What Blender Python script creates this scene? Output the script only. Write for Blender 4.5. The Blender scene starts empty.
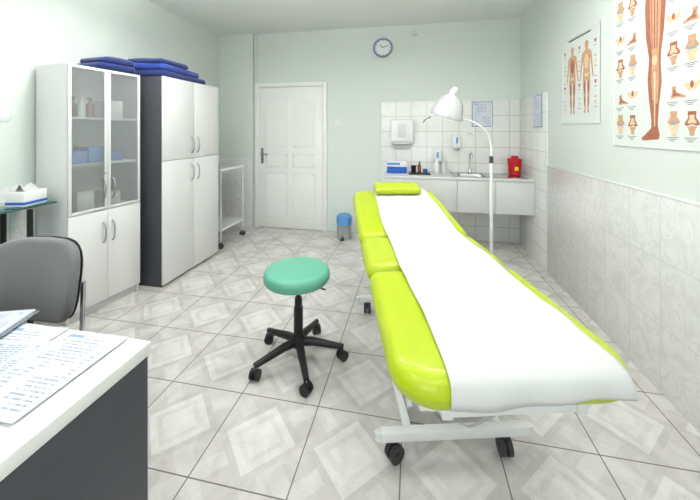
import bpy, bmesh, math, random
from mathutils import Vector, Matrix, Euler
random.seed(4)
D=bpy.data
scene=bpy.context.scene
col=scene.collection

# ------------------------------------------------------------ materials
def lin(c):
    out=[]
    for v in c[:3]:
        v=v/255.0
        out.append(v/12.92 if v<=0.04045 else ((v+0.055)/1.055)**2.4)
    return (out[0],out[1],out[2],1.0)

class NT:
    def __init__(s,name):
        s.m=D.materials.new(name); s.m.use_nodes=True
        s.t=s.m.node_tree; s.n=s.t.nodes; s.l=s.t.links
        s.b=s.n['Principled BSDF']
    def node(s,t,**k):
        n=s.n.new(t)
        for a,v in k.items(): setattr(n,a,v)
        return n
    def link(s,a,b): s.l.new(a,b)
    def val(s,sock,v):
        if isinstance(v,(int,float)): sock.default_value=v
        else: s.link(v,sock)
    def math(s,op,a,b=0.0,c=None):
        n=s.node('ShaderNodeMath',operation=op)
        s.val(n.inputs[0],a); s.val(n.inputs[1],b)
        if c is not None: s.val(n.inputs[2],c)
        return n.outputs[0]
    def mix(s,f,a,b):
        n=s.node('ShaderNodeMix',data_type='RGBA')
        s.val(n.inputs[0],f)
        for i,v in ((6,a),(7,b)):
            if isinstance(v,tuple): n.inputs[i].default_value=v
            else: s.link(v,n.inputs[i])
        return n.outputs[2]
    def ramp(s,f,stops):
        n=s.node('ShaderNodeValToRGB'); s.link(f,n.inputs[0])
        e=n.color_ramp.elements
        while len(e)<len(stops): e.new(0.5)
        for i,(p,c) in enumerate(stops): e[i].position=p; e[i].color=c
        return n.outputs[0]
    def bump(s,h,strength=0.1,dist=0.01):
        n=s.node('ShaderNodeBump'); n.inputs['Strength'].default_value=strength
        n.inputs['Distance'].default_value=dist
        s.link(h,n.inputs['Height']); s.link(n.outputs[0],s.b.inputs['Normal'])

def M(name,c,rough=0.5,metal=0.0,var=0.04,scale=8.0,bump=0.0,bscale=200.0,coat=0.0,emit=None,es=0.0,trans=0.0,ior=1.45,sheen=0.0,alpha=1.0):
    t=NT(name); a=lin(c)
    tc=t.node('ShaderNodeTexCoord')
    nz=t.node('ShaderNodeTexNoise'); nz.inputs['Scale'].default_value=scale; nz.inputs['Detail'].default_value=4
    t.link(tc.outputs['Object'],nz.inputs['Vector'])
    lo=tuple(x*(1-var) for x in a[:3])+(1,); hi=tuple(min(1,x*(1+var)) for x in a[:3])+(1,)
    t.link(t.mix(nz.outputs['Fac'],lo,hi),t.b.inputs['Base Color'])
    t.b.inputs['Roughness'].default_value=rough; t.b.inputs['Metallic'].default_value=metal
    t.b.inputs['Coat Weight'].default_value=coat; t.b.inputs['IOR'].default_value=ior
    t.b.inputs['Coat Roughness'].default_value=0.15
    t.b.inputs['Transmission Weight'].default_value=trans
    t.b.inputs['Alpha'].default_value=alpha
    if sheen: t.b.inputs['Sheen Weight'].default_value=sheen
    if emit: t.b.inputs['Emission Color'].default_value=lin(emit); t.b.inputs['Emission Strength'].default_value=es
    if bump:
        n2=t.node('ShaderNodeTexNoise'); n2.inputs['Scale'].default_value=bscale
        t.link(tc.outputs['Object'],n2.inputs['Vector']); t.bump(n2.outputs['Fac'],bump,0.003)
    return t.m

def wall_tile(name,axis,w,h,c1,c2,grout,uo=0.0,vo=0.0,mortar=0.003,veins=0.6,rough=0.22):
    t=NT(name); g=t.node('ShaderNodeNewGeometry'); s=t.node('ShaderNodeSeparateXYZ'); t.link(g.outputs['Position'],s.inputs[0])
    cb=t.node('ShaderNodeCombineXYZ')
    t.link(t.math('ADD',s.outputs[axis],20+uo),cb.inputs[0]); t.link(t.math('ADD',s.outputs['Z'],vo),cb.inputs[1])
    br=t.node('ShaderNodeTexBrick',offset=0.0,squash=1.0)
    br.inputs['Scale'].default_value=1; br.inputs['Brick Width'].default_value=w; br.inputs['Row Height'].default_value=h
    br.inputs['Mortar Size'].default_value=mortar; br.inputs['Mortar Smooth'].default_value=0.2; br.inputs['Bias'].default_value=0
    br.inputs['Color1'].default_value=(0,0,0,1); br.inputs['Color2'].default_value=(1,1,1,1); br.inputs['Mortar'].default_value=(0,0,0,1)
    t.link(cb.outputs[0],br.inputs['Vector'])
    rnd=t.node('ShaderNodeSeparateColor'); t.link(br.outputs['Color'],rnd.inputs[0])
    va=t.node('ShaderNodeVectorMath',operation='ADD'); t.link(g.outputs['Position'],va.inputs[0])
    cc=t.node('ShaderNodeCombineXYZ'); k=t.math('MULTIPLY',rnd.outputs[0],7.0); t.link(k,cc.inputs[0]); t.link(k,cc.inputs[1]); t.link(k,cc.inputs[2])
    t.link(cc.outputs[0],va.inputs[1])
    nz=t.node('ShaderNodeTexNoise'); nz.inputs['Scale'].default_value=5.5; nz.inputs['Detail'].default_value=7; nz.inputs['Distortion'].default_value=1.3
    t.link(va.outputs[0],nz.inputs['Vector'])
    mar=t.ramp(nz.outputs['Fac'],[(0.34,lin(c2)),(0.47,lin(c1)),(0.51,lin([x*(1-0.10*veins) for x in c1])),(0.56,lin(c1))])
    t.link(t.mix(br.outputs['Fac'],mar,lin(grout)),t.b.inputs['Base Color'])
    t.b.inputs['Roughness'].default_value=rough
    t.bump(t.math('SUBTRACT',1.0,br.outputs['Fac']),0.25,0.002)
    return t.m

def floor_mat():
    t=NT('floor_ceramic_tile'); g=t.node('ShaderNodeNewGeometry'); s=t.node('ShaderNodeSeparateXYZ'); t.link(g.outputs['Position'],s.inputs[0])
    T=0.42
    fx=t.math('FRACT',t.math('DIVIDE',t.math('ADD',s.outputs['X'],10.13),T)); fy=t.math('FRACT',t.math('DIVIDE',t.math('ADD',s.outputs['Y'],10.2),T))
    ax=t.math('ABSOLUTE',t.math('SUBTRACT',fx,0.5)); ay=t.math('ABSOLUTE',t.math('SUBTRACT',fy,0.5))
    d=t.math('ADD',ax,ay); mx=t.math('MAXIMUM',ax,ay)
    grout=t.math('GREATER_THAN',mx,0.4935)
    diff=t.math('ABSOLUTE',t.math('SUBTRACT',ax,ay))
    ring=t.math('MULTIPLY',t.math('GREATER_THAN',d,0.40),t.math('LESS_THAN',d,0.50))
    inner=t.math('MULTIPLY',t.math('GREATER_THAN',d,0.22),t.math('LESS_THAN',d,0.30))
    cross=t.math('MULTIPLY',t.math('LESS_THAN',diff,0.12),t.math('GREATER_THAN',d,0.50))
    nz=t.node('ShaderNodeTexNoise'); nz.inputs['Scale'].default_value=9; nz.inputs['Detail'].default_value=6; nz.inputs['Distortion'].default_value=0.8
    t.link(g.outputs['Position'],nz.inputs['Vector'])
    n2=t.node('ShaderNodeTexNoise'); n2.inputs['Scale'].default_value=120; n2.inputs['Detail'].default_value=3
    t.link(g.outputs['Position'],n2.inputs['Vector'])
    base=t.ramp(nz.outputs['Fac'],[(0.3,lin((201,199,196))),(0.7,lin((220,218,215)))])
    dark=t.ramp(nz.outputs['Fac'],[(0.3,lin((172,169,165))),(0.7,lin((196,193,189)))])
    med=t.ramp(nz.outputs['Fac'],[(0.3,lin((186,183,180))),(0.7,lin((208,205,202)))])
    f=t.mix(t.math('GREATER_THAN',d,0.5),base,med)
    f=t.mix(t.math('MULTIPLY',ring,0.72),f,dark); f=t.mix(t.math('MULTIPLY',inner,0.3),f,dark); f=t.mix(t.math('MULTIPLY',cross,0.55),f,base)
    sp=t.math('MULTIPLY',t.math('GREATER_THAN',n2.outputs['Fac'],0.62),0.18)
    f=t.mix(sp,f,lin((150,148,144)))
    f=t.mix(grout,f,lin((108,103,98)))
    t.link(f,t.b.inputs['Base Color'])
    t.link(t.math('ADD',t.math('MULTIPLY',grout,0.5),0.14),t.b.inputs['Roughness'])
    t.bump(t.math('SUBTRACT',1.0,grout),0.3,0.002)
    return t.m

def paper_print(name,ang_scale=1.0,st=0.7,base=(192,199,212)):
    t=NT(name); tc=t.node('ShaderNodeTexCoord'); s=t.node('ShaderNodeSeparateXYZ'); t.link(tc.outputs['Generated'],s.inputs[0])
    N=34*ang_scale
    ln=t.math('LESS_THAN',t.math('FRACT',t.math('MULTIPLY',s.outputs['Y'],N)),0.4)
    cb=t.node('ShaderNodeCombineXYZ'); t.link(t.math('MULTIPLY',s.outputs['X'],32.0),cb.inputs[0]); t.link(t.math('FLOOR',t.math('MULTIPLY',s.outputs['Y'],N)),cb.inputs[1])
    nz=t.node('ShaderNodeTexNoise'); nz.inputs['Scale'].default_value=0.9; t.link(cb.outputs[0],nz.inputs['Vector'])
    n2=t.node('ShaderNodeTexNoise'); n2.inputs['Scale'].default_value=3.5; t.link(tc.outputs['Generated'],n2.inputs['Vector'])
    w=t.math('MULTIPLY',t.math('GREATER_THAN',nz.outputs['Fac'],0.45),t.math('GREATER_THAN',n2.outputs['Fac'],0.49))
    mx=t.math('LESS_THAN',t.math('ABSOLUTE',t.math('SUBTRACT',s.outputs['X'],0.5)),0.41)
    my=t.math('LESS_THAN',t.math('ABSOLUTE',t.math('SUBTRACT',s.outputs['Y'],0.5)),0.43)
    f=t.math('MULTIPLY',t.math('MULTIPLY',ln,w),t.math('MULTIPLY',mx,my))
    c=t.mix(t.math('MULTIPLY',f,st),lin(base),lin((80,90,120)))
    hx=t.math('MULTIPLY',t.math('GREATER_THAN',s.outputs['Y'],0.90),t.math('LESS_THAN',s.outputs['Y'],0.94))
    hx=t.math('MULTIPLY',hx,t.math('MULTIPLY',t.math('GREATER_THAN',s.outputs['X'],0.1),t.math('LESS_THAN',s.outputs['X'],0.35)))
    c=t.mix(t.math('MULTIPLY',hx,0.7),c,lin((80,130,170)))
    t.link(c,t.b.inputs['Base Color'])
    t.b.inputs['Roughness'].default_value=0.6
    return t.m

m_wall=M('wall_paint_mint',(217,225,219),0.75,var=0.015,scale=2,bump=0.08,bscale=150)
m_ceil=M('ceiling_paint',(233,235,231),0.8,var=0.01,scale=1.5,bump=0.05,bscale=120)
m_floor=floor_mat()
m_tileR=wall_tile('marble_wall_tile_side','Y',0.25,0.352,(231,232,230),(219,220,218),(208,209,207),0.0,0.0,0.0025,0.55)
m_tileB=wall_tile('marble_wall_tile_end','X',0.25,0.334,(230,231,229),(217,218,216),(206,206,203),0.1,0.0,0.0025,0.6)
m_splX=wall_tile('splashback_tile_end','X',0.2,0.2,(236,238,235),(230,232,229),(182,184,181),0.02,0.02,0.003,0.2)
m_splY=wall_tile('splashback_tile_side','Y',0.2,0.2,(236,238,235),(230,232,229),(182,184,181),0.1,0.02,0.003,0.2)
m_white=M('white_laminate',(224,225,224),0.35,var=0.012)
m_offw=M('cool_white_laminate',(212,214,213),0.4,var=0.015)
m_door=M('door_white_paint',(238,240,237),0.35,var=0.01)
m_anth=M('anthracite_laminate',(66,68,74),0.5,var=0.06,scale=30)
m_dark=M('black_plastic',(22,22,24),0.42,var=0.1)
m_rub=M('grey_rubber',(60,60,62),0.7)
m_metalw=M('white_powder_coat',(220,222,222),0.3,var=0.01,coat=0.3)
m_steel=M('brushed_steel',(190,192,195),0.25,metal=1.0,var=0.03,scale=60)
m_chrome=M('chrome',(215,215,218),0.1,metal=1.0,var=0.01)
m_lime=M('lime_vinyl',(170,190,10),0.38,var=0.03,scale=6,bump=0.12,bscale=500,coat=0.2)
m_paper=M('exam_paper',(200,202,201),0.8,var=0.02,scale=14,bump=0.7,bscale=24)
m_teal=M('mint_green_vinyl',(96,168,144),0.42,var=0.03,bump=0.12,bscale=600)
m_grey=M('grey_fabric',(110,111,113),0.9,var=0.12,scale=150,bump=0.4,bscale=700,sheen=0.3)
m_navy=M('navy_blanket',(24,42,104),0.9,var=0.18,scale=40,bump=0.3,bscale=400,sheen=0.2)
m_royal=M('royal_blue_blanket',(30,60,146),0.9,var=0.15,scale=40,bump=0.3,bscale=400,sheen=0.2)
def glass(name,c,rough,df0=0.12,dc=None):
    t=NT(name); t.n.remove(t.b)
    out=[n for n in t.n if n.type=='OUTPUT_MATERIAL'][0]
    tr=t.node('ShaderNodeBsdfTransparent'); tr.inputs[0].default_value=lin(c)
    gl=t.node('ShaderNodeBsdfGlossy'); gl.inputs['Roughness'].default_value=rough
    df=t.node('ShaderNodeBsdfDiffuse'); df.inputs[0].default_value=lin(dc or c)
    nz=t.node('ShaderNodeTexNoise'); nz.inputs['Scale'].default_value=3
    fr=t.node('ShaderNodeFresnel'); fr.inputs[0].default_value=1.35
    m1=t.node('ShaderNodeMixShader'); t.link(t.math('MULTIPLY_ADD',nz.outputs['Fac'],0.05,df0),m1.inputs[0]); t.link(tr.outputs[0],m1.inputs[1]); t.link(df.outputs[0],m1.inputs[2])
    m2=t.node('ShaderNodeMixShader'); t.link(fr.outputs[0],m2.inputs[0]); t.link(m1.outputs[0],m2.inputs[1]); t.link(gl.outputs[0],m2.inputs[2])
    t.link(m2.outputs[0],out.inputs[0]); return t.m
m_glassc=glass('cabinet_glass',(253,254,254),0.05,0.14,(222,228,229))
m_glasst=glass('teal_table_glass',(120,185,180),0.03)
m_red=M('red_plastic',(190,20,34),0.35)
m_yel=M('yellow_plastic',(235,205,40),0.4)
m_blue=M('blue_cardboard',(36,92,190),0.5)
m_pack=M('pale_blue_packaging',(110,145,220),0.4)
m_lblue=M('light_blue_bag',(90,150,205),0.4)
m_wplast=M('white_plastic',(232,234,234),0.3,var=0.01)
m_shade=M('lamp_enamel',(205,207,208),0.25,metal=0.35,var=0.01,coat=0.5)
m_skin=M('print_tan',(200,158,126),0.7,var=0.3,scale=40)
m_mus=M('print_muscle_red',(170,104,82),0.7,var=0.35,scale=50)
m_bone=M('print_bone',(222,198,160),0.7,var=0.25,scale=50)
m_pblue=M('print_blue',(130,160,190),0.7,var=0.2,scale=50)
m_ink=M('print_ink',(90,90,96),0.7)
m_psheet=M('poster_sheet',(220,226,222),0.35,var=0.01)
m_print=paper_print('printed_sheet')
m_print2=paper_print('printed_form',0.7,0.55,(202,207,216))
m_notice=paper_print('printed_notice',0.4,0.5,(214,220,230))
m_brown=M('brown_bottle',(120,70,35),0.3)
m_emit=M('lit_diffuser',(255,255,250),0.5,emit=(255,252,245),es=3.0)
m_bulb=M('lit_bulb',(255,244,225),0.5,emit=(255,240,215),es=12.0)
m_hand=M('satin_nickel',(170,170,172),0.3,metal=0.9)

# ------------------------------------------------------------ geometry helpers
def add(name,bm,mat,parent=None,angle=35,smooth=True):
    me=D.meshes.new(name); bmesh.ops.recalc_face_normals(bm,faces=bm.faces); bm.to_mesh(me); bm.free()
    me.materials.append(mat)
    if smooth:
        me.shade_smooth(); me.set_sharp_from_angle(angle=math.radians(angle))
    o=D.objects.new(name,me); col.objects.link(o)
    if parent: o.parent=parent
    return o
def grp(name,loc=(0,0,0),rz=0.0):
    o=D.objects.new(name,None); o.empty_display_size=0.1; o.location=loc; o.rotation_euler=(0,0,math.radians(rz)); col.objects.link(o); return o
def box(name,par,lo,hi,mat,bev=0.0,seg=2,rot=None):
    lo=Vector(lo); hi=Vector(hi); c=(lo+hi)/2; s=hi-lo
    bm=bmesh.new(); bmesh.ops.create_cube(bm,size=1.0)
    for v in bm.verts: v.co=Vector((v.co.x*s.x,v.co.y*s.y,v.co.z*s.z))
    if bev>0: bmesh.ops.bevel(bm,geom=bm.edges[:],offset=min(bev,0.49*min(abs(s.x),abs(s.y),abs(s.z))),segments=seg,profile=0.5,affect='EDGES')
    R=Euler(rot).to_matrix().to_4x4() if rot else Matrix()
    bmesh.ops.transform(bm,matrix=Matrix.Translation(c)@R,verts=bm.verts)
    return add(name,bm,mat,par)
def sweep(name,par,pts,r,mat,n=12,smooth=0,closed=False):
    P=[Vector(p) for p in pts]
    if smooth and len(P)>2:
        Q=[]
        L=len(P); rng=range(L if closed else L-1)
        for i in rng:
            if closed: p0,p1,p2,p3=P[i-1],P[i],P[(i+1)%L],P[(i+2)%L]
            else: p0=P[max(i-1,0)];p1=P[i];p2=P[i+1];p3=P[min(i+2,L-1)]
            for k in range(smooth):
                u=k/smooth
                Q.append(0.5*((2*p1)+(p2-p0)*u+(2*p0-5*p1+4*p2-p3)*u*u+(3*p1-p0-3*p2+p3)*u**3))
        if not closed: Q.append(P[-1])
        P=Q
    bm=bmesh.new(); rings=[]; nrm=None; L=len(P)
    for i,p in enumerate(P):
        if closed: t=(P[(i+1)%L]-P[i-1]).normalized()
        else: t=(P[min(i+1,L-1)]-P[max(i-1,0)]).normalized()
        if nrm is None:
            a=Vector((0,0,1)) if abs(t.z)<0.9 else Vector((1,0,0)); nrm=(a-t*a.dot(t)).normalized()
        else: nrm=(nrm-t*nrm.dot(t)).normalized()
        b=t.cross(nrm); rr=r[i] if isinstance(r,list) and len(r)==L else (r if not isinstance(r,list) else r[0])
        rings.append([bm.verts.new(p+rr*(nrm*math.cos(2*math.pi*k/n)+b*math.sin(2*math.pi*k/n))) for k in range(n)])
    for i in range(L if closed else L-1):
        A=rings[i];B=rings[(i+1)%L]
        for k in range(n): bm.faces.new((A[k],A[(k+1)%n],B[(k+1)%n],B[k]))
    if not closed: bm.faces.new(rings[0][::-1]); bm.faces.new(rings[-1])
    return add(name,bm,mat,par,angle=50)
def cyl(name,par,p1,p2,r,mat,n=24): return sweep(name,par,[p1,p2],r,mat,n)
def lathe(name,par,prof,loc,mat,rot=(0,0,0),n=36,sy=1.0):
    bm=bmesh.new(); rings=[]
    for (r,z) in prof:
        if r<1e-5: rings.append([bm.verts.new((0,0,z))])
        else: rings.append([bm.verts.new((r*math.cos(2*math.pi*k/n),sy*r*math.sin(2*math.pi*k/n),z)) for k in range(n)])
    for A,B in zip(rings[:-1],rings[1:]):
        for k in range(n):
            a=A[k%len(A)];b=A[(k+1)%n%len(A)] if len(A)>1 else A[0];c=B[(k+1)%n] if len(B)>1 else B[0];d=B[k] if len(B)>1 else B[0]
            f=[]
            for v in (a,b,c,d):
                if v not in f: f.append(v)
            if len(f)>2: bm.faces.new(f)
    bmesh.ops.transform(bm,matrix=Matrix.Translation(Vector(loc))@Euler(rot).to_matrix().to_4x4(),verts=bm.verts)
    return add(name,bm,mat,par,angle=40)
def rrect(hx,hy,rs,cx=0,cy=0,seg=6):
    pts=[]
    for (sx,sy,a0,r) in ((1,-1,-90,rs[0]),(1,1,0,rs[1]),(-1,1,90,rs[2]),(-1,-1,180,rs[3])):
        for k in range(seg+1):
            a=math.radians(a0+90*k/seg)
            pts.append((cx+sx*(hx-r)+r*math.cos(a),cy+sy*(hy-r)+r*math.sin(a)))
    return pts
def slab(name,par,hx,hy,h,er,rs,mat,loc=(0,0,0),rot=(0,0,0),crown=0.006,seg=8,org=(0,0,0),wob=0.0):
    bm=bmesh.new(); rings=[]
    K=6
    ez=min(er,h/2)
    def ring(ins,z,sc=1.0):
        rr=[max(r-ins,0.004) for r in rs]
        out=[]
        for x,y in rrect(hx-ins,hy-ins,rr,seg=seg):
            w1=1+wob*math.sin(7*y/hy+3*x/hx+z*40); out.append(bm.verts.new((x*sc*w1+org[0],y*sc*w1+org[1],z+org[2]+wob*0.25*math.sin(9*x+13*y)*(1 if z>h*0.4 else 0))))
        return out
    for k in range(K+1):
        a=-90+90*k/K; rings.append(ring(er*(1-math.cos(math.radians(a))),ez+ez*math.sin(math.radians(a))))
    for k in range(K+1):
        a=90*k/K; rings.append(ring(er*(1-math.cos(math.radians(a))),h-ez+ez*math.sin(math.radians(a))))
    for sc in (0.9,0.7,0.45,0.2): rings.append(ring(er,h+crown*(1-sc*sc),sc))
    n=len(rings[0])
    for A,B in zip(rings[:-1],rings[1:]):
        for k in range(n): bm.faces.new((A[k],A[(k+1)%n],B[(k+1)%n],B[k]))
    bm.faces.new(rings[0][::-1]); bm.faces.new(rings[-1])
    o=add(name,bm,mat,par,angle=60); o.location=loc; o.rotation_euler=rot; return o
def prism(name,par,pts,O,U,V,N,d0,d1,mat,inset=0.0):
    O,U,V,N=map(Vector,(O,U,V,N)); bm=bmesh.new()
    c=(sum(p[0] for p in pts)/len(pts),sum(p[1] for p in pts)/len(pts))
    A=[bm.verts.new(O+U*a+V*b+N*d0) for a,b in pts]
    B=[bm.verts.new(O+U*(a+(c[0]-a)*inset)+V*(b+(c[1]-b)*inset)+N*d1) for a,b in pts]
    n=len(pts)
    for k in range(n): bm.faces.new((A[k],A[(k+1)%n],B[(k+1)%n],B[k]))
    bm.faces.new(A[::-1]); bm.faces.new(B)
    return add(name,bm,mat,par,angle=20)
def castor(par,i,x,y,z0=0.0,r=0.03,ang=0.0,mat=None,h=0.085):
    c,s=math.cos(ang),math.sin(ang)
    for k,o in enumerate((-0.016,0.016)):
        cyl('castor_%d_wheel_%d'%(i,k),par,(x-s*o-s*0.009,y+c*o+c*0.009,z0+r),(x-s*o+s*0.009,y+c*o-c*0.009,z0+r),r,m_rub if mat is None else mat,20)
    lathe('castor_%d_hood'%i,par,[(0,r*1.25),(r*0.5,r*1.2),(r*0.8,r*0.8),(r*0.8,r*0.5),(r*0.3,r*0.4),(0,r*0.4)],(x,y,z0+r*0.6),mat or m_dark,n=18)
    cyl('castor_%d_stem'%i,par,(x,y,z0+r*1.5),(x,y,z0+h),0.007,m_steel,10)

# ------------------------------------------------------------ room
XL,XR,YB,YF,H=-2.79,1.31,4.30,-1.6,2.79
box('floor',None,(XL-0.1,YF-0.1,-0.1),(XR+0.1,YB+0.1,0),m_floor)
box('ceiling',None,(XL-0.1,YF-0.1,H),(XR+0.1,YB+0.1,H+0.1),m_ceil)
box('wall_left',None,(XL-0.1,YF-0.1,0),(XL,YB+0.1,H),m_wall)
box('wall_right',None,(XR,YF-0.1,0),(XR+0.1,YB+0.1,H),m_wall)
box('wall_back',None,(XL,YB,0),(XR,YB+0.1,H),m_wall)
w=grp('wall_front')
box('pier_left',w,(XL,YF-0.1,0),(-1.6,YF,H),m_wall); box('pier_right',w,(0.4,YF-0.1,0),(XR,YF,H),m_wall)
box('parapet',w,(-1.6,YF-0.1,0),(0.4,YF,0.9),m_wall); box('lintel',w,(-1.6,YF-0.1,2.3),(0.4,YF,H),m_wall)
wi=grp('window_1')
for k,(a,b) in enumerate((((-1.6,0.9),(0.4,0.96)),((-1.6,2.24),(0.4,2.3)),((-1.6,0.96),(-1.54,2.24)),((0.34,0.96),(0.4,2.24)),((-0.63,0.96),(-0.57,2.24)))):
    box('frame_%d'%k,wi,(a[0],YF-0.08,a[1]),(b[0],YF-0.02,b[1]),m_wplast,0.008)
box('trim_1',None,(XR-0.01,YF,0),(XR,3.477,1.045),m_tileR,0.002)
box('trim_8',None,(XR-0.013,YF,1.045),(XR,3.477,1.058),m_wplast,0.003)
box('trim_2',None,(XR-0.012,3.477,0),(XR,YB,1.775),m_splY,0.002)
box('trim_3',None,(-0.42,YB-0.012,0),(XR-0.012,YB,1.775),m_splX,0.002)
box('trim_4',None,(XL,YF,0),(XL+0.01,YB-0.05,1.0),m_tileR,0.002)
box('trim_5',None,(XL,YB-0.06,0),(-2.26,YB,1.0),m_tileB,0.002)
box('trim_6',None,(XL,YB-0.05,1.0),(-2.26,YB,H),m_wall)
cyl('trim_7',None,(-2.235,YB-0.02,2.09),(-2.235,YB-0.02,H),0.014,m_wall,12)

# door
dr=grp('door_1')
x0,x1,dh=-2.235,-1.165,2.07
yb=YB
for k,(a,b,c,d) in enumerate(((x0,0,x0+0.06,dh),(x1-0.06,0,x1,dh),(x0+0.06,dh-0.06,x1-0.06,dh))):
    box('casing_%d'%k,dr,(a,yb-0.035,b),(c,yb-0.001,d),m_door,0.008)
s0,s1,st=x0+0.063,x1-0.063,dh-0.063
box('slab',dr,(s0,yb-0.022,0.01),(s1,yb-0.002,st),m_door,0.003)
W=s1-s0; mx=(s0+s1)/2
def panel(nm,a0,b0,a1,b1,arch=0):
    pts=[(a0,b0),(a1,b0)]
    if arch==0: pts+=[(a1,b1),(a0,b1)]
    else:
        K=10
        for k in range(K+1):
            u=k/K; a=a1+(a0-a1)*u
            q=(1-u) if arch>0 else u
            q=0.5-0.5*math.cos(math.pi*q)
            pts.append((a,b1-0.10*(1-q)))
    prism(nm,dr,pts,(0,yb-0.022,0),(1,0,0),(0,0,1),(0,-1,0),0,0.006,m_door,inset=0.10)
    sweep(nm+'_mould',dr,[(a,yb-0.022,b) for a,b in pts],0.006,m_door,8,closed=True)
g=0.11; e=0.045
panel('panel_1',s0+g,1.16,mx-e,st-0.12,1); panel('panel_2',mx+e,1.16,s1-g,st-0.12,-1)
panel('panel_3',s0+g,0.88,mx-e,1.06); panel('panel_4',mx+e,0.88,s1-g,1.06)
panel('panel_5',s0+g,0.16,mx-e,0.78); panel('panel_6',mx+e,0.16,s1-g,0.78)
box('handle_plate',dr,(s0+0.03,yb-0.032,0.92),(s0+0.07,yb-0.02,1.14),m_hand,0.006)
sweep('handle_lever',dr,[(s0+0.05,yb-0.03,1.06),(s0+0.05,yb-0.075,1.06),(s0+0.065,yb-0.08,1.06),(s0+0.15,yb-0.08,1.055)],0.009,m_hand,10,smooth=4)
cyl('keyhole',dr,(s0+0.05,yb-0.034,0.98),(s0+0.05,yb-0.031,0.98),0.008,m_dark,12)

# ------------------------------------------------------------ ceiling lights out of view; suspended form and uplights added to brighten the ceiling
for i,(x,y,ed,eu) in enumerate(((-1.6,1.95,13,31),(0.25,1.95,12,31),(-1.6,-0.3,6,14),(0.25,-0.3,4.5,14))):
    gg=grp('ceiling_light' if i==0 else 'ceiling_light.%03d'%i,(x,y,H-0.33))
    box('housing',gg,(-0.62,-0.10,-0.03),(0.62,0.10,0.03),m_metalw,0.01)
    box('diffuser',gg,(-0.59,-0.08,-0.04),(0.59,0.08,-0.031),m_emit,0.003)
    for k,xx in enumerate((-0.5,0.5)): cyl('suspension_%d'%k,gg,(xx,0,0.03),(xx,0,0.33),0.003,m_steel,8)
    for nm,zz,rx,en in (('tube_light_down',-0.05,0,ed),('added_uplight',0.045,math.pi,eu)):
        la=D.lights.new(nm,'AREA'); la.shape='RECTANGLE'; la.size=1.15; la.size_y=0.18; la.energy=en; la.color=(1,0.985,0.98)
        lo=D.objects.new(nm,la); lo.location=(0,0,zz); lo.rotation_euler=(rx,0,0); col.objects.link(lo); lo.parent=gg
la=D.lights.new('window_daylight','AREA'); la.shape='RECTANGLE'; la.size=1.9; la.size_y=1.3; la.energy=30; la.color=(0.95,0.97,1)
lo=D.objects.new('window_daylight',la); lo.location=(-0.6,YF-0.15,1.6); col.objects.link(lo)
lo.rotation_euler=(math.radians(90),0,0)

# ------------------------------------------------------------ bow handle
def bow(nm,par,x,y,z0,z1,out=0.03):
    sweep(nm,par,[(x-0.002,y,z0),(x+out*0.7,y,z0+0.02),(x+out,y,(z0+z1)/2),(x+out*0.7,y,z1-0.02),(x-0.002,y,z1)],0.0055,m_hand,8,smooth=5)

# ------------------------------------------------------------ glass cabinet
gc=grp('glass_door_cabinet',(-2.425,1.85,0),-8)
dp,wd,hh=0.345,0.545,1.88
box('side_near',gc,(-dp,0,0),(0,0.02,hh),m_white,0.002)
box('side_far',gc,(-dp,wd-0.02,0),(0,wd,hh),m_white,0.002)
box('top',gc,(-dp,0.02,hh-0.022),(0,wd-0.02,hh),m_white,0.002)
box('back',gc,(-dp,0.02,0.06),(-dp+0.006,wd-0.02,hh-0.022),m_white)
box('plinth',gc,(-0.04,0.02,0),(-0.02,wd-0.02,0.06),m_offw)
for k,z in enumerate((0.06,0.76,1.13,1.48)):
    box('shelf_%d'%k,gc,(-dp+0.006,0.02,z),(-0.005,wd-0.02,z+0.018),m_white)
for k,(a,b) in enumerate(((0.002,wd/2-0.0015),(wd/2+0.0015,wd-0.002))):
    box('lower_door_%d'%k,gc,(0.001,a,0.07),(0.019,b,0.772),m_white,0.002)
    f=0.022
    for j,(ya,za,yb2,zb) in enumerate(((a,0.778,a+f,hh-0.004),(b-f,0.778,b,hh-0.004),(a+f,0.778,b-f,0.778+f),(a+f,hh-0.004-f,b-f,hh-0.004))):
        box('glass_door_%d_frame_%d'%(k,j),gc,(0.001,ya,za),(0.019,yb2,zb),m_offw,0.002)
    box('glass_door_%d_pane'%k,gc,(0.008,a+f,0.778+f),(0.012,b-f,hh-0.004-f),m_glassc)
    yy=wd/2+(-0.035 if k==0 else 0.035)
    bow('upper_handle_%d'%k,gc,0.019,yy,0.86,1.02); bow('lower_handle_%d'%k,gc,0.019,yy,0.52,0.68)
cyl('lock',gc,(0.018,wd/2-0.02,1.06),(0.023,wd/2-0.02,1.06),0.009,m_hand,12)
for k,(y,z,sx,sz,mm) in enumerate(((0.04,1.149,0.11,0.09,m_pack),(0.16,1.149,0.12,0.12,m_lblue),(0.30,1.149,0.12,0.08,m_pack),(0.08,0.779,0.12,0.16,m_wplast),(0.26,0.779,0.14,0.12,m_wplast),(0.30,1.499,0.12,0.14,m_wplast))):
    box('stored_box_%d'%k,gc,(-0.20,y,z),(-0.02,y+sx,z+sz),mm,0.004)
for k,y in enumerate((0.07,0.13,0.19)):
    lathe('bottle_%d'%k,gc,[(0,0),(0.024,0),(0.026,0.01),(0.026,0.09),(0.012,0.115),(0.012,0.13),(0.016,0.132),(0.016,0.15),(0,0.15)],(-0.06,y,1.4985),[m_brown,m_wplast,m_brown][k],n=20)

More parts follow.
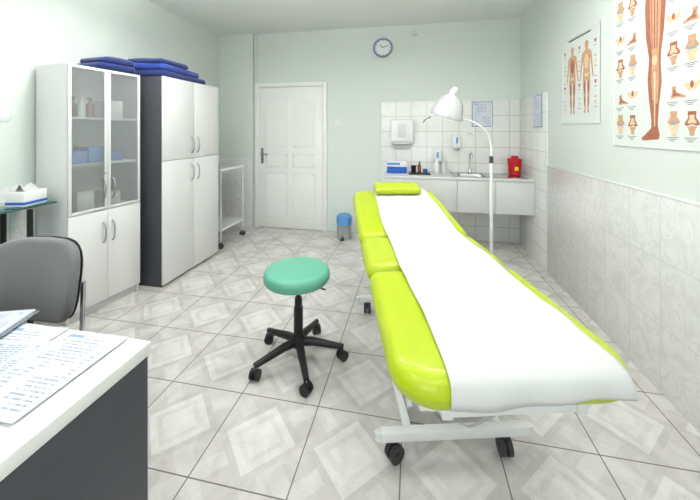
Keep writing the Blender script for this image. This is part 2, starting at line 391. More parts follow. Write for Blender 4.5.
# ------------------------------------------------------------ wardrobe cabinet
wc=grp('storage_cabinet',(-2.19,2.465,0))
dp,wd,hh=0.56,0.82,1.88
box('side_near',wc,(-dp,0,0),(0,0.02,hh),m_anth,0.002); box('side_far',wc,(-dp,wd-0.02,0),(0,wd,hh),m_anth,0.002)
box('top',wc,(-dp,0.02,hh-0.022),(0,wd-0.02,hh),m_anth,0.002); box('back',wc,(-dp,0.02,0.06),(-dp+0.006,wd-0.02,hh-0.022),m_anth)
box('bottom',wc,(-dp+0.006,0.02,0.02),(0,wd-0.02,0.04),m_anth); box('plinth',wc,(-0.05,0.02,0),(-0.03,wd-0.02,0.02),m_anth)
box('middle_shelf',wc,(-dp+0.006,0.02,1.11),(0,wd-0.02,1.13),m_anth)
for k,(a,b) in enumerate(((0.001,wd/2-0.0015),(wd/2+0.0015,wd-0.001))):
    box('lower_door_%d'%k,wc,(0.001,a,0.02),(0.02,b,1.119),m_white,0.002)
    box('upper_door_%d'%k,wc,(0.001,a,1.123),(0.02,b,hh),m_white,0.002)
    yy=wd/2+(-0.04 if k==0 else 0.04)
    bow('upper_handle_%d'%k,wc,0.02,yy,1.17,1.33); bow('lower_handle_%d'%k,wc,0.02,yy,0.90,1.06)

# blankets (folded piles)
bl=grp('folded_blanket',(-2.41,2.80,1.881),2)
slab('layer_1',bl,0.21,0.34,0.070,0.035,(0.05,)*4,m_navy,(0,0.01,0),wob=0.02)
slab('layer_2',bl,0.205,0.29,0.070,0.035,(0.05,)*4,m_royal,(0,-0.04,0.063),rot=(0,0,0.03),wob=0.03)
slab('layer_3',bl,0.20,0.20,0.05,0.025,(0.05,)*4,m_navy,(-0.005,-0.12,0.125),rot=(0.02,0,-0.05),crown=0.03,wob=0.035)
bl=grp('folded_blanket.001',(-2.495,2.22,1.881),-8)
slab('layer_1',bl,0.15,0.16,0.055,0.027,(0.04,)*4,m_navy,(0,0,0),wob=0.02)
slab('layer_2',bl,0.145,0.145,0.050,0.025,(0.04,)*4,m_navy,(0,0.01,0.052),rot=(0.02,0,0.05),crown=0.025,wob=0.035)

# ------------------------------------------------------------ trolley
tr=grp('instrument_trolley',(-2.42,3.66,0))
for z,n in ((0.91,'top_tray'),(0.20,'lower_tray')):
    box(n,tr,(-0.21,-0.26,z),(0.21,0.26,z+0.012),m_metalw,0.004)
    for k,(a,b,c,d) in enumerate(((-0.21,-0.26,0.21,-0.25),(-0.21,0.25,0.21,0.26),(-0.21,-0.25,-0.20,0.25),(0.20,-0.25,0.21,0.25))):
        box(n+'_rim_%d'%k,tr,(a,b,z+0.01),(c,d,z+0.03),m_metalw,0.003)
k=0
for sx in (-0.195,0.195):
    for sy in (-0.245,0.245):
        cyl('leg_%d'%k,tr,(sx,sy,0.08),(sx,sy,0.91),0.009,m_metalw,12); castor(tr,k,sx,sy,0,0.03,0.4*k,h=0.09); k+=1

# ------------------------------------------------------------ glass console + tissue box
gt=grp('glass_console_table',(-2.62,1.32,0))
box('top',gt,(-0.15,-0.47,0.888),(0.17,0.49,0.90),m_glasst,0.004)
box('lower_shelf',gt,(-0.13,-0.42,0.45),(0.11,0.42,0.458),m_glasst,0.003)
k=0
for sx in (-0.11,0.12):
    for sy in (-0.40,0.36):
        cyl('leg_%d'%k,gt,(sx,sy,0),(sx,sy,0.888),0.016,m_dark,16); cyl('pad_%d'%k,gt,(sx,sy,0.878),(sx,sy,0.888),0.03,m_steel,16); k+=1
for k,sy in enumerate((-0.40,0.36)): cyl('cross_tube_%d'%k,gt,(-0.11,sy,0.44),(0.12,sy,0.44),0.01,m_dark,12)
tb=grp('tissue_box',(-2.54,1.69,0.901),12)
box('carton',tb,(-0.06,-0.08,0.0),(0.06,0.08,0.095),m_wplast,0.004)
box('label_band',tb,(-0.0615,-0.0815,0.012),(0.0615,0.0815,0.03),m_blue,0.002)
bm=bmesh.new()
for i in range(9):
    for j in range(9):
        u=i/8-0.5; v=j/8-0.5
        bm.verts.new((u*0.07+0.01*math.sin(9*v),v*0.12,0.096+0.05*math.exp(-(u*u)*14)*(0.7+0.3*math.sin(v*11))))
bm.verts.ensure_lookup_table()
for i in range(8):
    for j in range(8): bm.faces.new([bm.verts[i*9+j],bm.verts[i*9+j+1],bm.verts[(i+1)*9+j+1],bm.verts[(i+1)*9+j]])
add('tissue',bm,m_paper,tb)

# ------------------------------------------------------------ desk
dk=grp('office_desk')
box('top',dk,(-2.25,0.10,0.712),(-0.79,0.85,0.75),m_white,0.003)
box('side_panel_right',dk,(-0.817,0.12,0),(-0.793,0.840,0.712),m_anth,0.002)
box('side_panel_left',dk,(-2.235,0.12,0),(-2.21,0.835,0.712),m_anth,0.002)
box('modesty_panel',dk,(-2.21,0.13,0.30),(-0.817,0.148,0.712),m_anth,0.002)
docs=((-1.34,0.52,10,0,m_print2),(-1.10,0.45,-4,0.0,m_print),(-1.19,0.69,5,0.0024,m_print2),(-0.985,0.66,-6,0.0024,m_print),(-0.968,0.692,1,0.0048,m_print2),(-1.15,0.62,9,0.0052,m_print))
for k,(x,y,r,z,mm) in enumerate(docs):
    p=box('document' if k==0 else 'document.%03d'%k,None,(-0.105,-0.1485,0),(0.105,0.1485,0.0018),mm)
    p.location=(x,y,0.7508+z); p.rotation_euler=(0,0,math.radians(r))
pf=grp('paper_folder',(-1.36,0.735,0.760),20)
box('cover',pf,(-0.12,-0.13,0),(0.12,0.13,0.004),M('grey_folder_card',(120,128,140),0.6),0.001)
box('papers',pf,(-0.115,-0.125,0.004),(0.11,0.125,0.012),m_print,0.001)

# chair
ch=grp('visitor_chair',(-1.59,1.10,0),4)
def shell(nm,w,h,th,mat,loc,curve,rx,sq=3.2):
    bm=bmesh.new(); N=28; rings=[]
    def pt(u,v,s):
        x=u*w/2; z=v*h/2
        return Vector((x,-curve*(u*u)+s,z))
    prof=[(0.0,th/2),(0.5,th/2),(0.85,th/2*0.95),(0.95,th/2*0.7),(1.0,0),(0.95,-th/2*0.7),(0.85,-th/2*0.95),(0.5,-th/2),(0.0,-th/2)]
    for (s,t) in prof:
        if s==0: rings.append([bm.verts.new(pt(0,0,t))]); continue
        rg=[]
        for k in range(N):
            a=2*math.pi*k/N; c,sn=math.cos(a),math.sin(a)
            u=s*math.copysign(abs(c)**(2/sq),c); v=s*math.copysign(abs(sn)**(2/sq),sn)
            rg.append(bm.verts.new(pt(u,v,t)))
        rings.append(rg)
    for A,B in zip(rings[:-1],rings[1:]):
        for k in range(N):
            if len(A)==1: bm.faces.new((A[0],B[k],B[(k+1)%N]))
            elif len(B)==1: bm.faces.new((A[k],A[(k+1)%N],B[0]))
            else: bm.faces.new((A[k],A[(k+1)%N],B[(k+1)%N],B[k]))
    o=add(nm,bm,mat,ch,angle=70); o.location=loc; o.rotation_euler=(rx,0,0); return o
shell('backrest',0.47,0.35,0.055,m_grey,(0,0.02,0.75),0.07,math.radians(-8))
shell('backrest_shell',0.465,0.345,0.022,m_dark,(0,0.044,0.748),0.07,math.radians(-8))
slab('seat',ch,0.235,0.22,0.06,0.03,(0.09,0.05,0.05,0.09),m_grey,(0,-0.20,0.43),crown=0.012)
for k,s in enumerate((-1,1)):
    sweep('leg_frame_%d'%k,ch,[(s*0.24,0.12,0.0),(s*0.235,0.06,0.38),(s*0.235,-0.0,0.42),(s*0.235,-0.36,0.42),(s*0.24,-0.42,0.36),(s*0.25,-0.44,0.0)],0.011,m_dark,10,smooth=4)
    sweep('back_post_%d'%k,ch,[(s*0.15,-0.18,0.425),(s*0.15,0.03,0.43),(s*0.15,0.055,0.48),(s*0.15,0.063,0.72)],0.010,m_chrome,10,smooth=4)
cyl('cross_bar',ch,(-0.235,-0.05,0.42),(0.235,-0.05,0.42),0.01,m_dark,10)

# ------------------------------------------------------------ stool
so=grp('swivel_stool',(-0.685,1.855,0),11.1)
for k in range(5):
    a=math.radians(72*k); c,s=math.cos(a),math.sin(a)
    sweep('arm_%d'%k,so,[(0.0*c,0.0*s,0.115),(0.09*c,0.09*s,0.112),(0.19*c,0.19*s,0.092),(0.275*c,0.275*s,0.078)],[0.028,0.024,0.020,0.016],m_dark,12)
    castor(so,k,0.268*c,0.268*s,0,0.029,a+0.7,m_dark,h=0.08)
lathe('hub',so,[(0,0.085),(0.035,0.085),(0.042,0.10),(0.04,0.13),(0.030,0.155),(0.029,0.16),(0,0.16)],(0,0,0),m_dark)
lathe('column',so,[(0,0.15),(0.028,0.15),(0.028,0.32),(0.023,0.325),(0.022,0.38),(0.0,0.38)],(0,0,0),m_dark)
cyl('piston',so,(0,0,0.37),(0,0,0.475),0.013,m_dark,16)
lathe('seat_plate',so,[(0,0.455),(0.05,0.455),(0.10,0.472),(0.14,0.485),(0,0.485)],(0,0,0),m_dark)
sweep('lever',so,[(0.02,0,0.46),(0.12,-0.03,0.458),(0.17,-0.05,0.45)],0.005,m_dark,8)
lathe('seat',so,[(0,0.484),(0.17,0.484),(0.190,0.489),(0.199,0.503),(0.200,0.525),(0.194,0.546),(0.18,0.557),(0.15,0.563),(0.08,0.567),(0,0.568)],(-0.008,0,0),m_teal,n=56)

# ------------------------------------------------------------ treatment couch
co=grp('treatment_couch',(0.292,0.885,0),14)
hw=0.342; zt=0.768; th=0.098; zb=zt-th
slab('leg_cushion',co,hw,0.336,th,0.049,(0.13,0.06,0.06,0.13),m_lime,(0,0.336,zb),crown=0.004,seg=10)
slab('seat_cushion',co,hw,0.213,th,0.049,(0.06,)*4,m_lime,(0,0.907,zb),crown=0.004)
tilt=math.radians(9.5); hl=0.80
hd=slab('head_cushion',co,hw,hl/2,th,0.049,(0.06,0.11,0.11,0.06),m_lime,(0,1.142,zb),rot=(tilt,0,0),crown=0.004,org=(0,hl/2,0))
box('leg_board',co,(-0.27,0.05,zb-0.018),(0.27,0.66,zb),m_metalw,0.004)
box('seat_board',co,(-0.27,0.71,zb-0.018),(0.27,1.10,zb),m_metalw,0.004)
hb=box('head_board',co,(-0.27,0.02,-0.018),(0.27,hl-0.04,-0.001),m_metalw,0.004); hb.location=(0,1.14,zb); hb.rotation_euler=(tilt,0,0)
for k,s in enumerate((-1,1)):
    box('upper_rail_%d'%k,co,(s*0.19-0.016,0.06,zb-0.055),(s*0.19+0.016,1.55,zb-0.019),m_metalw,0.004)
    box('base_rail_%d'%k,co,(s*0.20+0.02-0.016,0.58,0.09),(s*0.20+0.02+0.016,1.66,0.122),m_metalw,0.004)
for k,y in enumerate((0.065,0.68,1.50)): box('upper_cross_%d'%k,co,(-0.19,y,zb-0.053),(0.19,y+0.03,zb-0.02),m_metalw,0.004)
for k,y in enumerate((0.54,1.64)):
    box('base_cross_%d'%k,co,(-0.30,y,0.088),(0.34,y+0.04,0.128),m_metalw,0.006)
    for j,x in enumerate((-0.24,0.24)):
        castor(co,k*2+j,x,y+0.02,0,0.035,0.5+k+j,h=0.09)
        lathe('foot_cap_%d%d'%(k,j),co,[(0,0),(0.014,0),(0.014,0.03),(0,0.03)],(-0.31 if j==0 else 0.35,y+0.02,0.09),m_metalw,n=14)
for k,s in enumerate((-1,1)):
    for j,(ya,yb3) in enumerate(((0.66,1.40),(1.40,0.66))):
        off=s*(0.15 if j==0 else 0.125)
        a=Vector((off,ya,0.13)); b=Vector((off,yb3,zb-0.06)); c=(a+b)/2; L=(b-a).length; ang=math.atan2(b.z-a.z,b.y-a.y)
        o=box('scissor_%d_%d'%(k,j),co,(-0.011,-L/2,-0.022),(0.011,L/2,0.022),m_metalw,0.003); o.location=c; o.rotation_euler=(ang,0,0)
cyl('scissor_pivot',co,(-0.17,1.03,0.3675),(0.17,1.03,0.3675),0.012,m_steel,12)
cyl('actuator_tube',co,(0,0.75,0.15),(0,1.2,0.45),0.028,m_metalw,18); cyl('actuator_rod',co,(0,1.2,0.45),(0,1.38,0.57),0.014,m_steel,14)
box('motor_box',co,(-0.06,0.66,0.10),(0.06,0.84,0.19),m_wplast,0.012)
sweep('cable',co,[(-0.03,0.08,zb-0.05),(-0.05,0.25,0.42),(-0.03,0.45,0.28),(0.0,0.66,0.17)],0.004,m_steel,6,smooth=6)
cyl('side_knob',co,(-0.206,0.12,zb-0.04),(-0.245,0.12,zb-0.04),0.014,m_rub,14)
# paper sheet
prof=[(-0.004,0.705),(-0.006,0.72),(-0.005,0.735),(0.0,0.750),(0.012,0.765),(0.035,0.7735),(0.07,0.7765)]
for k in range(1,36): prof.append((0.07+(1.13-0.07)*k/35,0.7765))
for k in range(1,26):
    d=0.80*k/25*0.955; prof.append((1.14+d*math.cos(tilt)-th*math.sin(tilt),0.7755+d*math.sin(tilt)-th*(1-math.cos(tilt))))
bm=bmesh.new(); NX=41; rows=[]
for i,(y,z) in enumerate(prof):
    tt=i/(len(prof)-1); xc=0.033+0.012*tt; hwp=0.236-0.018*tt; row=[]
    for j in range(NX):
        u=2*j/(NX-1)-1; x=xc+u*hwp+0.004*math.sin(y*9+u)
        dz=0.0036*math.sin(u*7+y*5)+0.003*math.sin(y*19+u*3.0)+0.002*math.sin(u*15-y*27)
        dz=abs(dz)*min(1.0,max(0.0,(y-0.03)/0.1))
        yy=y-(0.004*math.sin(u*8) if y<0.0 else 0)-0.004*(y<0.02)
        row.append(bm.verts.new((x,yy,z+dz+(0.008*math.sin(u*2.2) if i==0 else 0))))
    rows.append(row)
for A,B in zip(rows[:-1],rows[1:]):
    for j in range(NX-1): bm.faces.new((A[j],A[j+1],B[j+1],B[j]))
o=add('paper_cover',bm,m_paper,co,angle=80)
sm=o.modifiers.new('th','SOLIDIFY'); sm.thickness=0.001; sm.offset=1
pw=slab('head_pillow',co,0.185,0.085,0.062,0.031,(0.03,)*4,m_lime,(0.015,1.14+0.69*math.cos(tilt)-0.115*math.sin(tilt),zb+0.69*math.sin(tilt)+(th+0.016)*math.cos(tilt)),rot=(tilt,0,0),crown=0.010)

# ------------------------------------------------------------ exam lamp
lp=grp('examination_lamp',(0.65,2.88,0),11)
for k in range(5):
    a=math.radians(72*k+20); c,s=math.cos(a),math.sin(a)
    sweep('base_arm_%d'%k,lp,[(0,0,0.10),(0.10*c,0.10*s,0.095),(0.24*c,0.24*s,0.075)],[0.018,0.015,0.012],m_metalw,10)
    castor(lp,k,0.235*c,0.235*s,0,0.024,a,h=0.075)
lathe('base_hub',lp,[(0,0.08),(0.035,0.08),(0.035,0.13),(0.018,0.15),(0,0.15)],(0,0,0),m_metalw)
cyl('pole',lp,(0,0,0.13),(0,0,1.16),0.013,m_metalw,18)
cyl('pole_collar',lp,(0,0,1.12),(0,0,1.18),0.016,m_rub,18)
sweep('gooseneck',lp,[(0,0,1.16),(0,0,1.26),(-0.025,0,1.35),(-0.09,0,1.43),(-0.18,0,1.475),(-0.25,0,1.495),(-0.30,0,1.53)],0.010,m_metalw,12,smooth=6)
R=(math.radians(10),math.radians(16),0)
hp=(-0.385,0,1.51)
prof=[(0.135,0.0),(0.137,0.004),(0.134,0.03),(0.122,0.085),(0.104,0.13),(0.078,0.165),(0.052,0.185),(0.04,0.19),(0.04,0.225),(0.034,0.235),(0.0,0.238)]
inner=[(0.0,0.225),(0.034,0.18),(0.072,0.16),(0.098,0.126),(0.117,0.083),(0.13,0.03),(0.132,0.0),(0.135,0.0)]
lathe('lamp_shade',lp,prof,hp,m_shade,rot=R,n=48)
lathe('lamp_shade_reflector',lp,inner,hp,m_metalw,rot=R,n=48)
lathe('bulb',lp,[(0,0.03),(0.03,0.04),(0.045,0.07),(0.035,0.11),(0.02,0.15),(0,0.16)],hp,m_bulb,rot=R,n=24)
lathe('shade_vent',lp,[(0.02,0.236),(0.022,0.25),(0.012,0.258),(0,0.258)],hp,m_wplast,rot=R,n=24)
sweep('grip',lp,[(-0.52,-0.02,1.51),(-0.56,-0.03,1.50),(-0.585,-0.03,1.465)],0.012,m_hand,10,smooth=4)
lt=D.lights.new('lamp_bulb_light','SPOT'); lt.energy=7; lt.spot_size=math.radians(95); lt.spot_blend=0.6; lt.shadow_soft_size=0.05; lt.color=(1,0.90,0.84)
lo=D.objects.new('lamp_bulb_light',lt); lo.parent=lp; lo.location=(-0.39,-0.005,1.52); col.objects.link(lo)
lo.rotation_euler=(math.radians(-6),math.radians(-20),0)

# ------------------------------------------------------------ sink counter
sc=grp('sink_counter')
yf=3.77
box('worktop_left',sc,(-0.345,yf,0.835),(0.46,YB-0.013,0.862),m_offw,0.004)
box('worktop_front',sc,(0.46,yf,0.835),(XR-0.014,yf+0.05,0.862),m_offw,0.004)
box('worktop_rear',sc,(0.46,YB-0.06,0.835),(XR-0.014,YB-0.013,0.862),m_offw,0.004)
box('carcass_left_end',sc,(-0.33,yf+0.02,0.475),(-0.31,YB-0.014,0.835),m_offw,0.002)
box('carcass_bottom',sc,(-0.31,yf+0.02,0.475),(XR-0.03,YB-0.014,0.495),m_offw,0.002)
box('carcass_right_end',sc,(XR-0.03,yf+0.02,0.475),(XR-0.014,YB-0.014,0.835),m_offw,0.002)
xs=[-0.33,0.08,0.49,0.90,XR-0.016]
for k in range(4): box('front_%d'%k,sc,(xs[k]+0.0015,yf+0.002,0.475),(xs[k+1]-0.0015,yf+0.02,0.83),m_offw,0.002)
def bowl(nm,x0,y0,x1,y1,z,dep):
    bm=bmesh.new(); n=None; rings=[]
    cx,cy=(x0+x1)/2,(y0+y1)/2; hx,hy=(x1-x0)/2,(y1-y0)/2
    for ins,zz in ((-0.0,z),(0.012,z-0.01),(0.018,z-0.05),(0.025,z-dep+0.02),(0.05,z-dep)):
        rings.append([bm.verts.new((x,y,zz)) for x,y in rrect(hx-ins,hy-ins,(0.06,)*4,cx,cy)])
    n=len(rings[0])
    for A,B in zip(rings[:-1],rings[1:]):
        for k in range(n): bm.faces.new((A[k],A[(k+1)%n],B[(k+1)%n],B[k]))
    bm.faces.new(rings[-1]); return add(nm,bm,m_steel,sc,angle=60)
sy0,sy1=yf+0.05,YB-0.06
bowl('sink_bowl',0.52,sy0+0.03,0.86,sy1-0.03,0.866,0.15)
for k,(a,b,c,d) in enumerate(((0.46,sy0,0.52,sy1),(0.86,sy0,XR-0.05,sy1),(0.52,sy0,0.86,sy0+0.03),(0.52,sy1-0.03,0.86,sy1))):
    box('sink_deck_%d'%k,sc,(a,b,0.855),(c,d,0.8665),m_steel,0.002)
box('worktop_infill',sc,(XR-0.05,sy0,0.835),(XR-0.014,sy1,0.862),m_offw,0.002)
for k in range(5): cyl('drainer_rib_%d'%k,sc,(0.90+0.04*k,sy0+0.05,0.8645),(0.90+0.04*k,sy1-0.06,0.8645),0.004,m_steel,8)
tp=grp('sink_tap',(0.70,YB-0.085,0.868))
lathe('base',tp,[(0,0),(0.025,0),(0.025,0.01),(0.018,0.02),(0.018,0.06),(0,0.065)],(0,0,0),m_chrome,n=20)
sweep('spout',tp,[(0,0,0.055),(0,0,0.20),(0,-0.035,0.25),(0,-0.095,0.255),(0,-0.135,0.22),(0,-0.14,0.19)],0.010,m_chrome,12,smooth=5)
sweep('lever',tp,[(0.015,0,0.035),(0.05,-0.005,0.05),(0.09,-0.01,0.085)],0.006,m_chrome,8)

# counter items
sh=grp('sharps_container',(1.18,4.08,0.870))
lathe('tub',sh,[(0,0),(0.062,0),(0.066,0.01),(0.078,0.17),(0,0.17)],(0,0,0),m_red,n=28)
lathe('lid',sh,[(0,0.17),(0.082,0.17),(0.082,0.188),(0.06,0.20),(0.04,0.20),(0.038,0.225),(0,0.225)],(0,0,0),m_red,n=28)
box('label',sh,(-0.02,-0.079,0.06),(0.02,-0.068,0.10),m_yel,0.002)
gb=grp('glove_box',(-0.20,4.08,0.863),4)
box('carton',gb,(-0.12,-0.065,0),(0.12,0.065,0.075),m_blue,0.003); box('carton_opening',gb,(-0.05,-0.03,0.074),(0.05,0.03,0.079),m_wplast,0.002)
gb=grp('glove_box.001',(-0.19,4.08,0.943),-5)
box('carton',gb,(-0.12,-0.065,0),(0.12,0.065,0.065),m_wplast,0.003); box('carton_band',gb,(-0.1205,-0.0655,0.02),(0.04,0.0655,0.05),m_lblue,0.002)
kt=grp('instrument_tray',(0.08,4.0,0.863))
box('tray',kt,(-0.13,-0.08,0),(0.13,0.08,0.012),m_dark,0.004)
lathe('jar',kt,[(0,0.012),(0.03,0.012),(0.03,0.08),(0.033,0.085),(0.033,0.1),(0,0.1)],(-0.07,0.03,0),m_dark,n=20)
lathe('jar_2',kt,[(0,0.012),(0.022,0.012),(0.022,0.10),(0.01,0.12),(0.01,0.15),(0,0.15)],(0.0,0.03,0),m_brown,n=20)
lathe('jar_3',kt,[(0,0.012),(0.026,0.012),(0.026,0.06),(0,0.062)],(0.07,0.03,0),m_blue,n=20)
for k,(x,y) in enumerate(((0.29,4.12),(0.38,4.15))):
    bt=grp('pump_bottle' if k==0 else 'pump_bottle.001',(x,y,0.863))
    lathe('body',bt,[(0,0),(0.03,0),(0.033,0.01),(0.033,0.12),(0.014,0.145),(0.014,0.16),(0,0.16)],(0,0,0),[m_wplast,m_offw][k],n=22)
    sweep('pump',bt,[(0,0,0.155),(0,0,0.195),(0,-0.015,0.20),(0,-0.04,0.195)],0.005,m_wplast,8)

# ------------------------------------------------------------ back wall fittings
pd=grp('paper_towel_dispenser',(-0.14,YB-0.013,1.37))
box('body',pd,(-0.15,-0.11,-0.13),(0.15,-0.001,0.17),m_wplast,0.025,5)
box('window',pd,(-0.05,-0.113,-0.06),(0.05,-0.108,0.11),m_offw,0.002)
box('slot_chin',pd,(-0.13,-0.09,-0.165),(0.13,-0.02,-0.13),m_hand,0.008)
box('towel',pd,(-0.10,-0.06,-0.20),(0.10,-0.057,-0.165),m_paper,0.001)
for k,(x,z) in enumerate(((0.545,1.25),(0.31,1.06))):
    sd=grp('soap_dispenser' if k==0 else 'soap_dispenser.001',(x,YB-0.013,z))
    box('body',sd,(-0.05,-0.09,-0.07),(0.05,-0.001,0.10),m_wplast,0.018,4); box('window',sd,(-0.012,-0.093,-0.02),(0.012,-0.088,0.06),m_lblue,0.002)
    box('push_lever',sd,(-0.03,-0.10,-0.10),(0.03,-0.03,-0.07),m_hand,0.006)
nt=grp('framed_notice',(0.86,YB-0.013,1.60)); box('frame',nt,(-0.125,-0.006,-0.16),(0.125,-0.001,0.16),m_pblue,0.002)
p=box('sheet',nt,(-0.115,-0.15,0),(0.115,0.15,0.001),m_notice); p.rotation_euler=(math.radians(90),0,0); p.location=(0,-0.0065,0)
nt=grp('framed_notice.001',(XR-0.013,3.70,1.60)); box('frame',nt,(-0.006,-0.12,-0.17),(-0.001,0.12,0.17),m_pblue,0.002)
p=box('sheet',nt,(-0.11,-0.16,0),(0.11,0.16,0.001),m_notice); p.rotation_euler=(math.radians(90),0,math.radians(-90)); p.location=(-0.0065,0,0)
ck=grp('round_clock',(-0.392,YB-0.001,2.50))
lathe('rim',ck,[(0.105,0.0),(0.128,0.0),(0.131,0.02),(0.125,0.035),(0.116,0.035),(0.113,0.02),(0.105,0.018)],(0,0,0),M('clock_rim_blue',(140,146,178),0.3),rot=(math.radians(90),0,0),n=48)
lathe('dial',ck,[(0,0),(0.114,0.0),(0.114,0.018),(0,0.018)],(0,0,0),m_wplast,rot=(math.radians(90),0,0),n=40)
for k in range(12):
    a=math.radians(30*k); r0=0.09; x,z=r0*math.sin(a),r0*math.cos(a)
    cyl('hour_mark_%d'%k,ck,(x,-0.0175,z),(x*1.15,-0.0195,z*1.15),0.004,m_ink,6)
for n_,a,l in (('hour_hand',-50,0.055),('minute_hand',70,0.08)):
    a=math.radians(a); cyl(n_,ck,(0,-0.022,0),(l*math.sin(a),-0.022,l*math.cos(a)),0.004,m_dark,6)
sw=grp('light_switch',(-1.02,YB,1.50)); box('plate',sw,(-0.042,-0.010,-0.042),(0.042,-0.0005,0.042),m_wplast,0.006); box('rocker',sw,(-0.025,-0.016,-0.028),(0.025,-0.009,0.028),m_wplast,0.004,rot=(0.08,0,0))
so2=grp('power_socket',(0.72,YB-0.013,1.36)); box('plate',so2,(-0.04,-0.012,-0.04),(0.04,-0.0005,0.04),m_wplast,0.006); cyl('well',so2,(0,-0.0125,0),(0,-0.0135,0),0.02,m_offw,16)
cm=grp('security_sensor',(0.03,YB,2.68)); box('bracket',cm,(-0.02,-0.02,-0.03),(0.02,-0.0005,0.03),m_hand,0.004); box('body',cm,(-0.03,-0.07,-0.035),(0.03,-0.02,0.02),m_offw,0.01)
jb=grp('electrical_cover',(XL+0.001,1.72,1.50)); lathe('cover',jb,[(0,0.0),(0.045,0.0),(0.045,0.006),(0.038,0.01),(0,0.011)],(0,0,0),m_wall,rot=(0,math.radians(90),0),n=28)
jb=grp('pipe_end',(-1.81,YB-0.001,2.68)); lathe('cover',jb,[(0,0.0),(0.03,0.0),(0.03,0.02),(0,0.022)],(0,0,0),m_wplast,rot=(math.radians(90),0,0),n=24)  # small pipe end sticking out of the back wall

# pedal bin
pb=grp('pedal_bin',(-0.87,4.04,0))
lathe('body',pb,[(0,0),(0.09,0),(0.095,0.01),(0.095,0.26),(0,0.26)],(0,0,0),m_steel,n=32)
lathe('bag',pb,[(0.097,0.19),(0.101,0.22),(0.099,0.25),(0.101,0.27),(0.09,0.275),(0.0,0.272)],(0,0,0),m_lblue,n=20)
lathe('lid',pb,[(0.1,0.276),(0.1,0.286),(0.08,0.31),(0.04,0.325),(0,0.328)],(0,0,0),m_lblue,n=32)
box('pedal',pb,(-0.02,-0.13,0.012),(0.02,-0.085,0.022),m_dark,0.003)

# ------------------------------------------------------------ posters on right wall
def poster(nm,yfar,wid,z0,z1,items):
    gp=grp(nm,(XR,0,0))
    O=(0,yfar,z0); U=(0,-1,0); V=(0,0,1); N=(-1,0,0)
    Hh=z1-z0
    prism('sheet',gp,[(0,0),(wid,0),(wid,Hh),(0,Hh)],O,U,V,N,0.0005,0.004,m_psheet)
    f=0.008
    for k,(a,b,c,d) in enumerate(((0,0,wid,f),(0,Hh-f,wid,Hh),(0,f,f,Hh-f),(wid-f,f,wid,Hh-f))):
        prism('border_%d'%k,gp,[(a,b),(c,b),(c,d),(a,d)],O,U,V,N,0.001,0.007,m_wplast)
    for k,(n_,pts,mm,dd) in enumerate(items): prism('%s_%d'%(n_,k),gp,pts,O,U,V,N,0.0035,0.0045+dd,mm)
    return gp
def ell(cx,cy,rx,ry,n=14,rot=0): 
    c,s=math.cos(rot),math.sin(rot)
    return [(cx+rx*math.cos(2*math.pi*k/n)*c-ry*math.sin(2*math.pi*k/n)*s,cy+rx*math.cos(2*math.pi*k/n)*s+ry*math.sin(2*math.pi*k/n)*c) for k in range(n)]
def mirror(cx,y0,s,half): return [(cx+x*s,y0+y*s) for x,y in half]+[(cx-x*s,y0+y*s) for x,y in reversed(half)]
def rect(a,b,c,d): return [(a,b),(c,b),(c,d),(a,d)]
def place(pts,cx,cy,s,rot=0,flip=1):
    c,n=math.cos(rot),math.sin(rot)
    return [(cx+s*(flip*x*c-y*n),cy+s*(flip*x*n+y*c)) for x,y in pts]
femur=[(-0.35,1.0),(-0.32,0.55),(-0.55,0.25),(-0.62,0.08),(-0.4,0.0),(-0.12,0.06),(0.0,0.13),(0.12,0.06),(0.4,0.0),(0.62,0.08),(0.55,0.25),(0.32,0.55),(0.35,1.0)]
tibia=[(-0.55,-0.06),(-0.5,-0.22),(-0.3,-0.5),(-0.26,-0.95),(0.26,-0.95),(0.3,-0.5),(0.5,-0.22),(0.55,-0.06),(0.1,-0.02),(0.0,0.03),(-0.1,-0.02)]
foot=[(0.35,1.0),(0.3,0.45),(0.45,0.2),(0.42,0.0),(0.1,0.02),(-0.3,0.08),(-0.75,0.0),(-1.05,0.02),(-1.0,0.16),(-0.6,0.32),(-0.2,0.5),(-0.08,0.65),(-0.1,1.0)]
pelvis=[(-0.9,0.8),(-1.0,0.45),(-0.65,0.05),(-0.4,-0.25),(-0.12,-0.15),(0,0.1),(0.12,-0.15),(0.4,-0.25),(0.65,0.05),(1.0,0.45),(0.9,0.8),(0.45,0.55),(0.15,0.6),(-0.15,0.6),(-0.45,0.55)]
items=[]
leg=[(-0.055,0.90),(-0.062,0.78),(-0.055,0.62),(-0.035,0.50),(-0.038,0.46),(-0.045,0.38),(-0.036,0.27),(-0.020,0.15),(-0.022,0.11),(-0.06,0.075),(-0.085,0.055),(-0.08,0.04),(-0.02,0.045),(0.025,0.05),(0.03,0.075),(0.018,0.13),(0.026,0.24),(0.042,0.36),(0.036,0.46),(0.038,0.52),(0.055,0.64),(0.066,0.78),(0.06,0.90)]
items.append(('leg_drawing',[(0.37+x*1.2,y) for x,y in leg],m_mus,0))
items.append(('leg_muscle',[(0.375+x*0.65,y) for x,y in leg if y>0.15],m_skin,0.0004))
for k,(dx,w2) in enumerate(((-0.018,0.003),(0.0,0.004),(0.017,0.003))):
    items.append(('leg_tendon',[(0.37+dx-w2,0.55),(0.37+dx+w2,0.55),(0.37+dx*1.4+w2,0.88),(0.37+dx*1.4-w2,0.88)],m_mus,0.0008))
items.append(('leg_tendon',[(0.366,0.12),(0.374,0.12),(0.378,0.42),(0.364,0.42)],m_bone,0.0008))
items.append(('kneecap',ell(0.37,0.485,0.020,0.028),m_bone,0.0008))
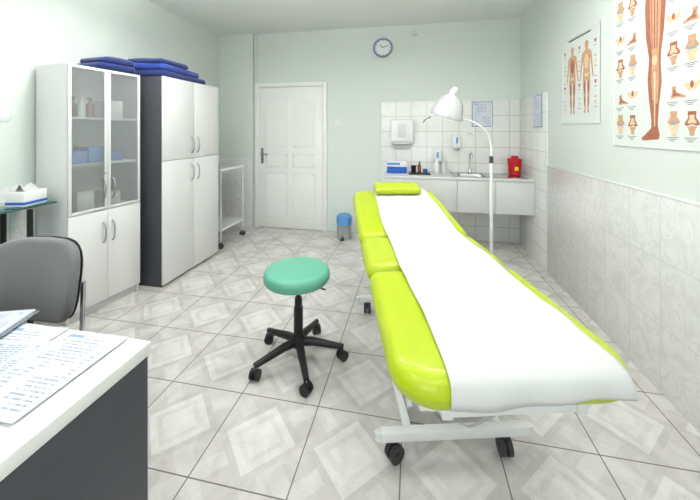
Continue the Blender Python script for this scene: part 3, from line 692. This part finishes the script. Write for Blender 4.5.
for r in range(5):
    for c,x in enumerate((0.075,0.19,0.50,0.61)):
        cy=0.13+r*0.18; kind=(r+2*c)%4
        if kind==0:
            items.append(('femur_drawing',place(femur,x,cy,0.066),m_skin,0)); items.append(('tibia_drawing',place(tibia,x,cy,0.062),m_bone,0)); items.append(('cartilage',ell(x,cy+0.002,0.028,0.006),m_pblue,0.0004))
        elif kind==1:
            items.append(('foot_drawing',place(foot,x+0.01,cy-0.05,0.062,0,1 if c%2 else -1),m_skin,0)); items.append(('foot_tendon',place(foot,x+0.008,cy-0.04,0.036,0,1 if c%2 else -1),m_mus,0.0004))
        elif kind==2:
            items.append(('muscle_drawing',place(femur,x,cy-0.01,0.070),m_mus,0)); items.append(('bone_drawing',place(femur,x,cy,0.042),m_bone,0.0004)); items.append(('tibia_drawing',place(tibia,x,cy-0.01,0.05),m_skin,0))
        else:
            items.append(('pelvis_drawing',place(pelvis,x,cy-0.01,0.046),m_bone,0)); items.append(('sacrum',ell(x,cy+0.01,0.010,0.018),m_mus,0.0004))
        for q in range(3): items.append(('caption',rect(x-0.045+0.01*q,cy-0.070-0.009*q,x+0.03-0.012*q,cy-0.067-0.009*q),m_ink,0))
poster('leg_anatomy_poster',2.42,0.70,1.30,2.30,items)
hum=[(0.0,1.0),(0.035,0.985),(0.045,0.945),(0.035,0.90),(0.03,0.875),(0.09,0.85),(0.125,0.82),(0.14,0.72),(0.155,0.62),(0.175,0.50),(0.165,0.46),(0.145,0.50),(0.12,0.62),(0.10,0.72),(0.09,0.74),(0.08,0.62),(0.095,0.52),(0.09,0.42),(0.075,0.28),(0.07,0.20),(0.05,0.06),(0.07,0.01),(0.03,0.0),(0.02,0.05),(0.022,0.20),(0.02,0.28),(0.012,0.46)]
items=[]
for cx,mm in ((0.18,m_skin),(0.40,m_skin)):
    items.append(('figure',mirror(cx,0.08,0.56,hum),mm,0))
    items.append(('figure_torso',ell(cx,0.475,0.030,0.058),m_mus if cx<0.3 else m_bone,0.0004))
    items.append(('figure_pelvis',place(pelvis,cx,0.365,0.034),m_bone,0.0006))
    for s in (-1,1): items.append(('figure_thigh',ell(cx+s*0.028,0.28,0.012,0.05),m_mus,0.0004)); items.append(('figure_calf',ell(cx+s*0.026,0.17,0.009,0.04),m_mus,0.0004))
items.append(('title',rect(0.12,0.69,0.46,0.703),m_ink,0)); 
for r in range(7):
    for x in (0.03,0.275,0.505):
        items.append(('caption',rect(x,0.12+r*0.075,x+0.035,0.124+r*0.075),m_ink,0))
        if r%2==0: items.append(('detail',place(tibia,x+0.018,0.17+r*0.075,0.03),[m_bone,m_mus][r%4//2],0))
poster('muscle_anatomy_poster',3.154,0.58,1.45,2.18,items)

# ------------------------------------------------------------ world + camera
wd_=D.worlds.new('world'); scene.world=wd_; wd_.use_nodes=True
wd_.node_tree.nodes['Background'].inputs[0].default_value=(0.85,0.92,1,1); wd_.node_tree.nodes['Background'].inputs[1].default_value=1.0
cam=D.cameras.new('camera'); cam.sensor_width=36; cam.lens=320/700*36; cam.shift_y=-120/700; cam.clip_start=0.02
cobj=D.objects.new('camera',cam); cobj.location=(0,0,1.4); cobj.rotation_euler=(math.radians(90),0,math.radians(11.1)); col.objects.link(cobj)
scene.camera=cobj
scene.view_settings.view_transform='Standard'
scene.view_settings.look='None'
scene.view_settings.exposure=0.0
